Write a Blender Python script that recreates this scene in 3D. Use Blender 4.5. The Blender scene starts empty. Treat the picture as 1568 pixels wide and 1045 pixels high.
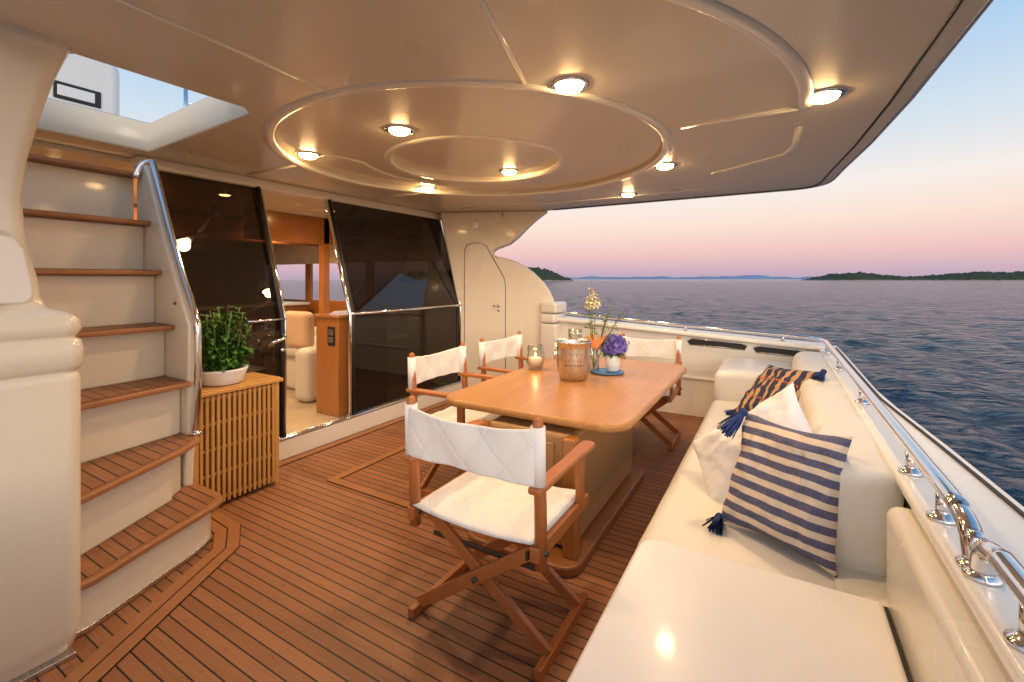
import bpy, bmesh, math, random
import numpy as np
from mathutils import Vector, Matrix, noise as mnoise
random.seed(7); rng=np.random.default_rng(5)
S=bpy.context.scene
D=bpy.data
# ------------------------------------------------------------------ helpers
def link(o): S.collection.objects.link(o); return o
def mk(name,verts,faces,mat=None,smooth=False,bevel=0,bseg=3):
    me=D.meshes.new(name); me.from_pydata([tuple(v) for v in verts],[],faces); me.update()
    bm=bmesh.new(); bm.from_mesh(me); bmesh.ops.recalc_face_normals(bm,faces=bm.faces); bm.to_mesh(me); bm.free()
    o=link(D.objects.new(name,me))
    if mat: me.materials.append(mat)
    if smooth or bevel: me.polygons.foreach_set("use_smooth",[True]*len(me.polygons))
    if bevel:
        b=o.modifiers.new("b",'BEVEL'); b.width=bevel; b.segments=bseg; b.limit_method='ANGLE'; b.angle_limit=math.radians(35)
        w=o.modifiers.new("w",'WEIGHTED_NORMAL'); w.keep_sharp=False
    return o
def box(name,x0,x1,y0,y1,z0,z1,mat,bevel=0.004,bseg=3):
    v=[(x,y,z) for z in(z0,z1) for x,y in((x0,y0),(x1,y0),(x1,y1),(x0,y1))]
    return mk(name,v,[(3,2,1,0),(4,5,6,7),(0,1,5,4),(1,2,6,5),(2,3,7,6),(3,0,4,7)],mat,bevel=bevel,bseg=bseg)
def beam(name,a,b,w,t,mat,up=(0,0,1),bevel=0.004):
    a=Vector(a);b=Vector(b);d=(b-a).normalized();up=Vector(up)
    s=d.cross(up)
    if s.length<1e-3: s=d.cross(Vector((0,1,0)))
    s.normalize(); u=s.cross(d)
    v=[]
    for p in(a,b):
        for i,j in((-1,-1),(1,-1),(1,1),(-1,1)): v.append(p+s*(w/2*i)+u*(t/2*j))
    return mk(name,v,[(3,2,1,0),(4,5,6,7),(0,1,5,4),(1,2,6,5),(2,3,7,6),(3,0,4,7)],mat,bevel=bevel)
def plate(name,pts,origin,eu,ev,th,mat,bevel=0,bseg=3):
    o=Vector(origin);eu=Vector(eu);ev=Vector(ev);n=eu.cross(ev).normalized()
    k=len(pts);v=[o+eu*p[0]+ev*p[1] for p in pts];v+=[q+n*th for q in v]
    f=[tuple(range(k))[::-1],tuple(range(k,2*k))]+[(i,(i+1)%k,(i+1)%k+k,i+k) for i in range(k)]
    return mk(name,v,f,mat,bevel=bevel,bseg=bseg)
def cat(pts,n=8,closed=False):
    P=[Vector(p) for p in pts];out=[];k=len(P)
    for i in range(k if closed else k-1):
        p1=P[i];p2=P[(i+1)%k]
        p0=P[(i-1)%k] if (closed or i>0) else p1; p3=P[(i+2)%k] if (closed or i+2<k) else p2
        for j in range(n):
            t=j/n
            out.append(.5*((2*p1)+(p2-p0)*t+(2*p0-5*p1+4*p2-p3)*t*t+(3*p1-p0-3*p2+p3)*t**3))
    if not closed: out.append(P[-1])
    return out
def tube(name,pts,r,mat,seg=12,smooth=0,closed=False,flat=1.0):
    P=cat(pts,smooth,closed) if smooth else [Vector(p) for p in pts]
    k=len(P);v=[];f=[]
    rad=r if hasattr(r,'__len__') else [r]*k
    if len(rad)!=k: rad=list(np.interp(np.linspace(0,1,k),np.linspace(0,1,len(rad)),rad))
    up=None
    for i in range(k):
        a=P[i-1] if (i>0 or closed) else P[0]; b=P[(i+1)%k] if (i<k-1 or closed) else P[-1]
        t=(b-a).normalized()
        if up is None: up=Vector((0,0,1)) if abs(t.z)<.9 else Vector((0,1,0))
        s=t.cross(up).normalized();up=s.cross(t).normalized()
        for j in range(seg):
            an=2*math.pi*j/seg
            v.append(P[i]+(s*math.cos(an)+up*math.sin(an)*flat)*rad[i])
    for i in range(k if closed else k-1):
        i2=(i+1)%k
        for j in range(seg): f.append((i*seg+j,i*seg+(j+1)%seg,i2*seg+(j+1)%seg,i2*seg+j))
    if not closed: f.append(tuple(range(seg))[::-1]);f.append(tuple((k-1)*seg+j for j in range(seg)))
    return mk(name,v,f,mat,smooth=True)
def lathe(name,prof,c,mat,seg=32):
    v=[];f=[];k=len(prof)
    for r,z in prof:
        for j in range(seg):
            a=2*math.pi*j/seg; v.append((c[0]+r*math.cos(a),c[1]+r*math.sin(a),c[2]+z))
    for i in range(k-1):
        for j in range(seg): f.append((i*seg+j,i*seg+(j+1)%seg,(i+1)*seg+(j+1)%seg,(i+1)*seg+j))
    f.append(tuple(range(seg))[::-1]); f.append(tuple((k-1)*seg+j for j in range(seg)))
    return mk(name,v,f,mat,smooth=True)
def group(name,objs,loc=None):
    if loc is None:
        lo=Vector((1e9,)*3);hi=-lo
        for o in objs:
            for c in o.bound_box:
                for i in range(3): lo[i]=min(lo[i],c[i]);hi[i]=max(hi[i],c[i])
        loc=(lo+hi)/2
    e=link(D.objects.new(name,None)); e.location=loc; e.empty_display_size=.1
    for o in objs: o.parent=e; o.matrix_parent_inverse=Matrix.Translation(-Vector(loc))
    return e
def place(name,objs,loc,rot=(0,0,0),scale=1):
    e=link(D.objects.new(name,None)); e.location=loc; e.rotation_euler=rot; e.scale=(scale,)*3; e.empty_display_size=.1
    for o in objs: o.parent=e
    return e
# ------------------------------------------------------------------ materials
def newmat(name):
    m=D.materials.new(name);m.use_nodes=True;nt=m.node_tree
    return m,nt,nt.nodes['Principled BSDF']
def mth(nt,op,a,b=None,c=None):
    n=nt.nodes.new('ShaderNodeMath');n.operation=op
    for i,x in enumerate((a,b,c)):
        if x is None: continue
        if isinstance(x,(int,float)): n.inputs[i].default_value=x
        else: nt.links.new(x,n.inputs[i])
    return n.outputs[0]
def mixc(nt,f,a,b):
    n=nt.nodes.new('ShaderNodeMix');n.data_type='RGBA'
    for i,x in((0,f),(6,a),(7,b)):
        if isinstance(x,(int,float)): n.inputs[i].default_value=x
        elif isinstance(x,tuple): n.inputs[i].default_value=(*x[:3],1)
        else: nt.links.new(x,n.inputs[i])
    return n.outputs[2]
def noise(nt,scale,detail=4,vec=None,dist=0):
    n=nt.nodes.new('ShaderNodeTexNoise');n.inputs['Scale'].default_value=scale;n.inputs['Detail'].default_value=detail;n.inputs['Distortion'].default_value=dist
    if vec is not None: nt.links.new(vec,n.inputs['Vector'])
    return n.outputs[0]
def objco(nt,sc=(1,1,1),world=False):
    if world: t=nt.nodes.new('ShaderNodeNewGeometry').outputs['Position']
    else: t=nt.nodes.new('ShaderNodeTexCoord').outputs['Object']
    m=nt.nodes.new('ShaderNodeMapping');m.inputs['Scale'].default_value=sc;nt.links.new(t,m.inputs[0]);return m.outputs[0]
def bump(nt,p,h,strength,dist=.01):
    b=nt.nodes.new('ShaderNodeBump');b.inputs['Strength'].default_value=strength;b.inputs['Distance'].default_value=dist
    nt.links.new(h,b.inputs['Height']);nt.links.new(b.outputs[0],p.inputs['Normal']);return b
def pm(name,col,rough=.5,metal=0,var=.06,ns=4,bs=0,bscale=60,coat=0,stretch=(1,1,1),bd=.004):
    m,nt,p=newmat(name)
    co=objco(nt,stretch)
    f=noise(nt,ns,4,co)
    a=tuple(max(0,c*(1-var*2)) for c in col);b=tuple(min(1,c*(1+var*2)) for c in col)
    nt.links.new(mixc(nt,f,a,b),p.inputs['Base Color'])
    r=mth(nt,'MULTIPLY_ADD',noise(nt,ns*3,3,co),.12,rough-.06 if rough>.08 else rough)
    nt.links.new(r,p.inputs['Roughness'])
    p.inputs['Metallic'].default_value=metal;p.inputs['Coat Weight'].default_value=coat;p.inputs['Coat Roughness'].default_value=.08
    if bs: bump(nt,p,noise(nt,bscale,4,co),bs,bd)
    return m
gel=pm('gelcoat_cream',(.78,.73,.62),.26,var=.012,ns=1.2,bs=.08,bscale=2,bd=.02,coat=.3)
gelw=pm('gelcoat_white',(.82,.80,.75),.22,var=.012,ns=1.2,coat=.3)
ceilm=pm('ceiling_gelcoat',(.72,.65,.53),.30,var=.02,ns=1,bs=.1,bscale=1.6,bd=.03,coat=.35)
beadm=pm('moulding_highlight',(.82,.78,.69),.22,var=.02,ns=1,coat=.5)  # paler than ceiling gelcoat: the beads' bright reflection put into the base colour
vinyl=pm('vinyl_cream',(.77,.73,.65),.42,var=.02,ns=2,bs=.35,bscale=9,bd=.012)
vinylw=pm('vinyl_white',(.82,.80,.77),.3,var=.015,ns=2,bs=.15,bscale=5,bd=.012,coat=.2)
chrome=pm('polished_steel',(.72,.72,.74),.1,1,var=.02)
steel=pm('brushed_steel',(.62,.58,.54),.28,1,var=.05,ns=20,stretch=(1,1,.05))
dark=pm('black_rubber',(.015,.014,.013),.5,var=.1)
brass=pm('dark_bracket',(.1,.08,.06),.4,.7)
cotton=pm('white_cotton',(.82,.81,.82),.9,var=.02,bs=.3,bscale=220,bd=.002)
navy=pm('navy_yarn',(.02,.045,.17),.9,var=.3,ns=40)
carpet=pm('carpet_beige',(.5,.4,.28),.95,var=.06,bs=.4,bscale=200)
blue=pm('blue_plate',(.06,.2,.42),.4)
ceramic=pm('white_ceramic',(.8,.8,.8),.25,var=.02)
leafm=pm('leaf_green',(.06,.17,.025),.45,var=.45,ns=9)
stemm=pm('stem_green',(.12,.2,.05),.6,var=.2)
soil=pm('soil',(.03,.02,.012),.95,bs=1,bscale=40)
purple=pm('hydrangea_petal',(.10,.07,.42),.7,var=.45,ns=18)
lilac=pm('hydrangea_petal_light',(.22,.17,.58),.7,var=.3,ns=30)
whitep=pm('cream_petal',(.85,.8,.6),.6,var=.1)
yellow=pm('yellow_petal',(.8,.55,.08),.6)
orange=pm('orange_root',(.75,.27,.06),.5,var=.15,ns=12)
wax=pm('candle_wax',(.8,.62,.45),.5)
peach=pm('peach_fabric',(.72,.50,.32),.9)
def wood(name,c1,c2,rough=.4,sc=(2,30,30),coat=.1,gr=.35):
    m,nt,p=newmat(name);co=objco(nt,sc)
    f=noise(nt,1,5,co,.6);g=noise(nt,5,3,co)
    c=mixc(nt,f,c1,c2);c=mixc(nt,mth(nt,'MULTIPLY',g,gr),c,tuple(x*.5 for x in c1))
    nt.links.new(c,p.inputs['Base Color']);p.inputs['Roughness'].default_value=rough;p.inputs['Coat Weight'].default_value=coat
    p.inputs['Coat Roughness'].default_value=.15
    bump(nt,p,g,.15,.002);return m
chairwood=wood('oiled_teak',(.36,.105,.025),(.58,.21,.06),.4,(14,14,5))
tablewood=wood('table_cherry',(.47,.20,.055),(.68,.35,.12),.36,(11,.9,11),.12,.6)
pedwood=wood('pedestal_maple',(.42,.22,.08),(.56,.33,.14),.38,(9,9,1.5),.15)
cabwood=wood('slat_wood',(.56,.27,.07),(.72,.40,.12),.45,(10,10,3))
redwood=wood('saloon_cherry',(.42,.15,.035),(.55,.23,.06),.25,(5,5,2),.4)
def teakdeck(name,spacing=.056,axis=1):
    m,nt,p=newmat(name)
    pos=nt.nodes.new('ShaderNodeNewGeometry').outputs['Position'];sp=nt.nodes.new('ShaderNodeSeparateXYZ');nt.links.new(pos,sp.inputs[0])
    y=sp.outputs[axis];x=sp.outputs[1-axis]
    q=mth(nt,'DIVIDE',y,spacing);fr=mth(nt,'FRACT',q);idx=mth(nt,'FLOOR',q)
    wn=nt.nodes.new('ShaderNodeTexWhiteNoise');wn.noise_dimensions='1D';nt.links.new(idx,wn.inputs['W'])
    edge=mth(nt,'ABSOLUTE',mth(nt,'SUBTRACT',fr,.5))
    caulk=mth(nt,'GREATER_THAN',edge,.445)
    cmb=nt.nodes.new('ShaderNodeCombineXYZ')
    nt.links.new(mth(nt,'ADD',mth(nt,'MULTIPLY',x,1.6),mth(nt,'MULTIPLY',wn.outputs[0],30)),cmb.inputs[0]);nt.links.new(mth(nt,'MULTIPLY',y,45),cmb.inputs[1])
    g=noise(nt,2.2,6,cmb.outputs[0],.4)
    big=noise(nt,1.1,3,pos)
    c=mixc(nt,wn.outputs[0],(.29,.115,.042),(.43,.19,.078))
    c=mixc(nt,mth(nt,'MULTIPLY',g,.75),c,(.17,.058,.02))
    c=mixc(nt,mth(nt,'MULTIPLY',big,.35),c,(.38,.19,.10))
    sp2=noise(nt,26,3,pos);c=mixc(nt,mth(nt,'MULTIPLY',mth(nt,'GREATER_THAN',sp2,.66),.35),c,(.14,.05,.02))
    c=mixc(nt,caulk,c,(.012,.010,.009))
    nt.links.new(c,p.inputs['Base Color'])
    nt.links.new(mth(nt,'MULTIPLY_ADD',g,.25,.42),p.inputs['Roughness'])
    h=mth(nt,'MULTIPLY_ADD',caulk,-1,mth(nt,'MULTIPLY',g,.25));bump(nt,p,h,.5,.003)
    return m
teak=teakdeck('teak_deck')
teakplain=wood('teak_trim',(.33,.13,.045),(.46,.21,.085),.5,(12,12,12),0)
def quilt(name,u,v,k,col=(.82,.80,.78),st=.4):
    m,nt,p=newmat(name);t=nt.nodes.new('ShaderNodeTexCoord').outputs['Object'];sp=nt.nodes.new('ShaderNodeSeparateXYZ');nt.links.new(t,sp.inputs[0])
    U=sp.outputs[u];V=sp.outputs[v]
    a=mth(nt,'ABSOLUTE',mth(nt,'SINE',mth(nt,'MULTIPLY',mth(nt,'ADD',U,V),k)))
    b=mth(nt,'ABSOLUTE',mth(nt,'SINE',mth(nt,'MULTIPLY',mth(nt,'SUBTRACT',U,V),k)))
    h=mth(nt,'POWER',mth(nt,'MINIMUM',a,b),.35)
    h=mth(nt,'ADD',h,mth(nt,'MULTIPLY',noise(nt,14,4,t),1.6))
    h=mth(nt,'ADD',h,mth(nt,'MULTIPLY',noise(nt,260,2,t),.12))
    p.inputs['Base Color'].default_value=(*col,1);p.inputs['Roughness'].default_value=.85
    bump(nt,p,h,st,.011);return m
qback=quilt('quilted_canvas_back',0,2,17);qseat=quilt('quilted_canvas_seat',0,1,15)
def stripes(name,axis,freq,duty,ca,cb,wob=.02,orn=None):
    m,nt,p=newmat(name);t=nt.nodes.new('ShaderNodeTexCoord').outputs['Object'];sp=nt.nodes.new('ShaderNodeSeparateXYZ');nt.links.new(t,sp.inputs[0])
    v=mth(nt,'ADD',sp.outputs[axis],mth(nt,'MULTIPLY',noise(nt,5,2,t),wob))
    f=mth(nt,'GREATER_THAN',mth(nt,'FRACT',mth(nt,'MULTIPLY',v,freq)),duty)
    n2=noise(nt,160,2,t)
    c=mixc(nt,f,ca,cb)
    if orn:
        w=sp.outputs[1-axis]
        zz=mth(nt,'ABSOLUTE',mth(nt,'SUBTRACT',mth(nt,'FRACT',mth(nt,'MULTIPLY',w,6.5)),.5))
        ln=mth(nt,'LESS_THAN',zz,.05);dash=mth(nt,'GREATER_THAN',mth(nt,'FRACT',mth(nt,'MULTIPLY',sp.outputs[axis],55)),.45)
        c=mixc(nt,mth(nt,'MULTIPLY',ln,dash),c,orn)
    c=mixc(nt,mth(nt,'MULTIPLY',n2,.35),c,tuple(x*.6 for x in cb))
    nt.links.new(c,p.inputs['Base Color']);p.inputs['Roughness'].default_value=.9
    bump(nt,p,n2,.4,.003);return m
strA=stripes('striped_cotton',1,20,.54,(.035,.05,.16),(.76,.64,.50))
strB=stripes('striped_cotton_dark',0,15,.34,(.60,.38,.19),(.04,.04,.09),.02,(.6,.18,.06))
glassm,nt,p=newmat('tinted_glass')
p.inputs['Base Color'].default_value=(.006,.005,.005,1);p.inputs['Roughness'].default_value=.015;p.inputs['IOR'].default_value=1.55
tr=nt.nodes.new('ShaderNodeBsdfTransparent');tr.inputs[0].default_value=(.5,.38,.28,1)
mx=nt.nodes.new('ShaderNodeMixShader');mx.inputs[0].default_value=.93
nt.links.new(tr.outputs[0],mx.inputs[1]);nt.links.new(p.outputs[0],mx.inputs[2]);nt.links.new(mx.outputs[0],nt.nodes['Material Output'].inputs[0])
clear,nt,p=newmat('clear_glass')
gl=nt.nodes.new('ShaderNodeBsdfGlossy');gl.inputs['Roughness'].default_value=.02
tr=nt.nodes.new('ShaderNodeBsdfTransparent');tr.inputs[0].default_value=(.92,.95,.95,1)
lw=nt.nodes.new('ShaderNodeLayerWeight');lw.inputs[0].default_value=.35
mx=nt.nodes.new('ShaderNodeMixShader');nt.links.new(lw.outputs['Facing'],mx.inputs[0])
nt.links.new(tr.outputs[0],mx.inputs[1]);nt.links.new(gl.outputs[0],mx.inputs[2]);nt.links.new(mx.outputs[0],nt.nodes['Material Output'].inputs[0])
def emis(name,col,st):
    m,nt,p=newmat(name);p.inputs['Base Color'].default_value=(.8,.7,.5,1)
    p.inputs['Emission Color'].default_value=(*col,1);p.inputs['Emission Strength'].default_value=st;return m
bulb=emis('halogen_bulb',(1,.60,.24),120)
flame=emis('candle_flame',(1,.5,.15),8)
# ------------------------------------------------------------------ deck
mk('teak_deck',[(-3.46,-.2,0),(.4,-.2,0),(.4,5.12,0),(-3.46,5.12,0)],[(0,1,2,3)],teak)
group('yacht_hull',[plate('hull_side',[(-9,-.3),(.35,-.3),(.62,.6),(.60,1.6),(.55,2.3),(.50,3.1),(.50,4.6),(.35,5.3),(-9,5.3)],(0,0,-1.7),(1,0,0),(0,1,0),1.69,gelw,.05)])
b=[]
def board(pts,w,z=.004,mt=teakplain):
    P=[Vector((*q,z)) for q in pts];v=[];f=[]
    for i,q in enumerate(P):
        a=P[max(0,i-1)];c=P[min(len(P)-1,i+1)];t=(c-a).normalized();n=Vector((-t.y,t.x,0))
        v+=[q-n*w/2,q+n*w/2]
    for i in range(len(P)-1): f.append((2*i,2*i+1,2*i+3,2*i+2))
    return mk('board',v,f,mt)
path=[(-2.12,.55),(-2.26,.80),(-2.44,1.12),(-2.56,1.34),(-2.75,1.45),(-3.02,1.47)]
b.append(board(path,.137,.003,dark))
def off(path,o):
    r=[]
    for i,q in enumerate(path):
        a=Vector(path[max(0,i-1)]);c=Vector(path[min(len(path)-1,i+1)]);t=(c-a).normalized();r.append((q[0]-t.y*o,q[1]+t.x*o))
    return r
b.append(board(off(path,.034),.061,.006));b.append(board(off(path,-.034),.061,.006))
b.append(board([(-2.77,2.2),(-2.77,3.3)],.072,.003,dark));b.append(board([(-2.77,2.205),(-2.77,3.295)],.064,.006))
b.append(board([(-2.8,2.19),(-1.9,2.19)],.072,.003,dark));b.append(board([(-2.8,2.19),(-1.9,2.19)],.064,.0055))
b.append(board([(-3.36,1.95),(-3.36,4.6)],.083,.003,dark));b.append(board([(-3.36,1.95),(-3.36,4.6)],.075,.006))
group('deck_margin_boards',b)
# ------------------------------------------------------------------ ceiling (overhang)
def slab(name,outer,holes,z0,z1,mat,bev=.015):
    cu=D.curves.new(name,'CURVE');cu.dimensions='2D';cu.fill_mode='BOTH'
    for ring in [outer]+holes:
        s=cu.splines.new('POLY');s.points.add(len(ring)-1)
        for i,q in enumerate(ring): s.points[i].co=(q[0],q[1],0,1)
        s.use_cyclic_u=True
    cu.extrude=(z1-z0)/2-bev;cu.bevel_depth=bev;cu.bevel_resolution=3;cu.offset=-bev
    t=D.objects.new('t',cu);S.collection.objects.link(t)
    bpy.context.view_layer.update()
    me=D.meshes.new_from_object(t.evaluated_get(bpy.context.evaluated_depsgraph_get()))
    D.objects.remove(t);me.materials.clear();me.materials.append(mat)
    for v in me.vertices: v.co.z+=(z0+z1)/2
    return link(D.objects.new(name,me))
def circ(c,r,n=128): return [(c[0]+r*math.cos(2*math.pi*i/n),c[1]+r*math.sin(2*math.pi*i/n)) for i in range(n)]
CO=(-1.9,2.6);CC=(-1.88,2.70);CI=(-1.98,2.86)
outer=[(-3.84,.05),(.35,.05),(.50,.5),(.56,1.2),(.575,1.93),(.56,2.8),(.52,3.6),(.46,4.3),(.43,4.75)]
for i in range(1,9):
    a=i/8*math.pi/2; outer.append((.12+.30*math.cos(a),4.8+.30*math.sin(a)))
outer+=[(-2.36,5.12),(-3.84,5.12)]
hatch=[(-3.63,.62),(-2.36,.62),(-2.30,.66),(-2.29,1.28),(-2.36,1.35),(-3.63,1.41)]
c=[]
c.append(slab('overhang_panel',outer,[circ(CC,1.30),hatch],2.30,2.50,ceilm,.014))
c.append(slab('ring_recess',circ(CC,1.335),[circ(CI,.62)],2.335,2.45,ceilm,.012))
c.append(slab('center_dome',circ(CI,.68),[],2.37,2.45,ceilm,.01))
def arc(c0,r,a0,a1,z,n=40): return [(c0[0]+r*math.cos(math.radians(a0+(a1-a0)*i/n)),c0[1]+r*math.sin(math.radians(a0+(a1-a0)*i/n)),z) for i in range(n+1)]
def bead(pts,w=.022): return tube('bead',pts,w,beadm,10,flat=.5)
c.append(tube('bead',arc(CC,1.315,0,357,2.302,128),.034,beadm,10,closed=True,flat=.5))
c.append(tube('bead',arc(CI,.65,0,357,2.338,96),.028,beadm,10,closed=True,flat=.5))
c.append(bead(arc(CO,2.02,-72,2,2.30,60),.032));c.append(bead([(.10,2.66,2.30),(-.46,2.66,2.30)],.026))
c.append(bead([(-.45,3.98,2.30),(.05,3.60,2.30),(.10,3.4,2.3),(.11,3.0,2.3)],.02))
c.append(bead([(-3.7,2.11,2.30),(-3.03,2.11,2.30)],.024))
c.append(bead([(-3.06,2.11,2.335),(-2.75,2.13,2.335)]+arc(CI,.86,212,150,2.335,20)+[(-2.80,3.36,2.335),(-2.95,3.4,2.335)],.022))
c.append(bead([(-3.7,3.4,2.30),(-2.95,3.4,2.30)],.024))
c.append(bead([(-1.75,1.37,2.30),(-1.72,.3,2.30)],.012))
c.append(bead([(-.95,1.74,2.30),(-.72,.95,2.30)],.012))
c.append(bead([(-.35,4.62,2.3),(-2.2,4.62,2.3),(-2.6,4.4,2.3),(-3.3,4.4,2.3)],.02))
inset=[(q[0]-.09 if q[0]>0 else q[0],min(q[1],5.03),2.299) for q in outer[2:-1]]
c.append(tube('drip_seam',inset,.007,dark,6))
ins2=[(q[0]-.012 if q[0]>0 else q[0],min(q[1],5.10),2.31) for q in outer[1:-1]]
c.append(tube('edge_trim',ins2,.014,steel,8))
group('overhang_ceiling',c)
for (x,y) in [(-.783,1.844),(.189,2.54),(-1.926,1.99),(-2.87,2.06),(-1.966,3.33),(-2.92,3.38),(-.72,3.5),(-1.28,4.5)]:
    inr=math.hypot(x-CC[0],y-CC[1])<1.29 and math.hypot(x-CI[0],y-CI[1])>.64
    z=2.335 if inr else 2.30
    if math.hypot(x-CI[0],y-CI[1])<=.64: z=2.37
    dome=lathe('bulb',[(.060,0),(.059,-.012),(.050,-.022),(.030,-.029),(.004,-.031)],(x,y,z),bulb,24)
    rim=lathe('rim',[(.061,.0),(.066,-.010),(.080,-.010),(.088,0)],(x,y,z),chrome,32)
    l=D.lights.new('lamp','SPOT');l.energy=32;l.color=(1,.70,.42);l.spot_size=math.radians(155);l.spot_blend=.9;l.shadow_soft_size=.05
    lo=link(D.objects.new('lamp',l));lo.location=(x,y,z-.045)
    group('downlight',[dome,rim,lo],(x,y,z))
# ------------------------------------------------------------------ saloon bulkhead with glass doors
w=[]
w.append(box('step_band',-3.50,-3.41,1.40,4.62,0,.155,gelw,.012))
def wallpt(y,t): return (-3.45,y,t) if t<=1.12 else (-3.45-.35*(t-1.12)/1.14,y,t)
def gpanel(y0,y1,dx=0,z0=.18):
    v=[]
    for z in(z0,1.12,2.26):
        for y in(y0,y1):
            q=wallpt(y,z);v.append((q[0]+dx,q[1],q[2]))
    return mk('glass',v,[(0,1,3,2),(2,3,5,4)],glassm)
w.append(gpanel(1.40,2.25,-.02));w.append(gpanel(2.91,4.63))
def vbar(y,r,mat,dx=.01):
    p=[(q[0]+dx,q[1],q[2]) for q in(wallpt(y,.17),wallpt(y,1.12),wallpt(y,2.24))]
    return tube('frame',p,r,mat,8)
for y,m_,r in((2.235,dark,.02),(2.26,chrome,.011),(2.91,chrome,.018),(2.945,dark,.02),(4.62,chrome,.012),(1.42,dark,.02)): w.append(vbar(y,r,m_))
w.append(tube('sill',[(-3.42,1.40,.17),(-3.42,4.62,.17)],.016,chrome,8))
w.append(tube('sill',[(-3.45,1.40,.165),(-3.45,4.62,.165)],.022,steel,8))
w.append(tube('midrail',[(-3.43,2.91,1.125),(-3.43,4.62,1.125)],.016,chrome,8))
w.append(tube('midrail',[(-3.43,1.95,1.13),(-3.43,2.25,1.13)],.012,chrome,8))
w.append(tube('handle',[(-3.42,2.10,.93),(-3.38,2.12,.96),(-3.36,2.17,.975),(-3.38,2.22,.99),(-3.42,2.23,1.0)],.016,chrome,10,4))
w.append(tube('handle',[(-3.41,2.21,.88),(-3.39,2.21,.90)],.02,chrome,10))
w.append(box('header',-3.90,-3.76,1.40,4.7,2.22,2.302,gel,.02))
group('sliding_glass_doors',w)
# port wing wall
A=Vector((-3.45,4.61,0));eu=Vector((1.09,.49,0)).normalized();nrm=Vector((eu.y,-eu.x,0))
arc1=[(1.19,1.18),(1.14,1.30),(1.06,1.41),(.94,1.53),(.82,1.62),(.68,1.69),(.56,1.72),(.46,1.74),(.425,1.775),(.45,1.82),(.53,1.85),(.64,1.89),(.74,1.97),(.86,2.09),(.98,2.2),(1.12,2.3)]
wing=[(0,0),(1.19,0)]+arc1+[(-.26,2.3),(-.02,1.14)]
pw=[plate('wing_panel',wing,A-nrm*.18,eu,(0,0,1),.18,gel,.035,4)]
dr=[(.07,.25),(.07,1.80),(.10,1.87),(.17,1.90),(.27,1.90),(.34,1.86),(.56,1.47),(.58,1.38),(.58,.25)]
pw.append(plate('hatch_seam',[(a*1.0+(-.008 if a<.3 else .008),z_+(.008 if z_>1 else -.008)) for a,z_ in dr],A+nrm*.001,eu,(0,0,1),.002,brass,0))
pw.append(plate('hatch_door',dr,A+nrm*.002,eu,(0,0,1),.008,gel,.004))
h0=A+eu*.5+Vector((0,0,1.12))+nrm*.01
pw.append(tube('latch',[h0,h0+nrm*.03,h0+nrm*.03-eu*.07],.008,chrome,8));pw.append(tube('latch_base',[h0,h0+nrm*.012],.02,chrome,12))
pw.append(tube('lock',[h0-Vector((0,0,.06)),h0-Vector((0,0,.06))+nrm*.01],.014,chrome,12))
s0=A+eu*.20+Vector((0,0,2.13));pw.append(plate('socket',[(-.03,-.035),(.03,-.035),(.03,.035),(-.03,.035)],s0,eu,(0,0,1),.01,steel,.004))
pw.append(plate('socket_face',[(-.018,-.02),(.018,-.02),(.018,.02),(-.018,.02)],s0,eu,(0,0,1),.013,ceramic,.002))
h1=A+eu*.55+Vector((0,0,2.28));pw.append(tube('hook',[h1+nrm*.03,h1+nrm*.03-Vector((0,0,.05)),h1+nrm*.05-Vector((0,0,.06)),h1+nrm*.05-Vector((0,0,.04))],.005,dark,6))
for z0,z1,e in((1.04,1.17,.05),(.92,1.03,.03),(0,.91,.05)):
    pw.append(box('wing_moulding',-2.50,-2.33+e,4.96,5.3,z0,z1,gelw,.03,4))
group('side_wing_wall',pw)
# ------------------------------------------------------------------ stairs
zs=[.24,.545,.862,1.18,1.505,1.82,2.14]
R=[-2.62,-2.80,-2.91,-3.10,-3.26,-3.41,-3.56]
L=[-2.385,-2.49,-2.78,-3.04,-3.19,-3.35,-3.50]
st=[]
def stepoutline(i,o):
    rx,lx=R[i]-o,L[i]-o
    slope=(rx-lx)/(1.33-.74)
    if i<2:
        yr=1.40-o*.6 if i==0 else 1.37-o*.4
        base=[(lx,.60),(lx,.74),(lx+slope*.30,1.04),(lx+slope*.47+.005,1.21),(rx+.01,yr-.08),(rx-.03,yr-.025),(rx-.10,yr)]
    else:
        base=[(lx,.60),(rx,1.335)]
    return [(-3.66,.60)]+base+[(-3.66,base[-1][1])]
prev=0
for i,z in enumerate(zs):
    ov=.06 if i<1 else (.12 if i<4 else .09)
    st.append(plate('riser',stepoutline(i,ov),(0,0,prev),(1,0,0),(0,1,0),z-.03-prev,gel,.012))
    st.append(plate('tread_edge',stepoutline(i,0),(0,0,z-.03),(1,0,0),(0,1,0),.028,teakplain,.008))
    ins=stepoutline(i,.035)
    st.append(mk('tread',[(q[0],min(q[1],1.33 if i>1 else 1.35),z+.0005) for q in ins],[tuple(range(len(ins)))],teak))
    prev=z-.002
sp=[(-3.62,.0),(-3.0,0),(-2.98,.40),(-2.955,.52),(-2.945,1.18),(-3.07,1.39),(-3.25,1.70),(-3.47,2.14),(-3.52,2.2),(-3.62,2.22)]
st.append(plate('stringer',sp,(0,1.335,0),(1,0,0),(0,0,1),-.05,gel,.015))
rail=[(-3.54,1.30,2.10),(-3.53,1.33,2.18),(-3.50,1.365,2.205),(-3.45,1.37,2.15),(-3.232,1.37,1.724),(-3.048,1.37,1.403),(-2.94,1.37,1.23),(-2.915,1.37,1.12),(-2.915,1.37,.80),(-2.94,1.37,.55)]
st.append(tube('handrail',rail,.02,chrome,12,5))
st.append(lathe('rail_foot',[(.035,0),(.035,.012),(.022,.02)],(-2.94,1.37,.545),chrome,16))
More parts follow.
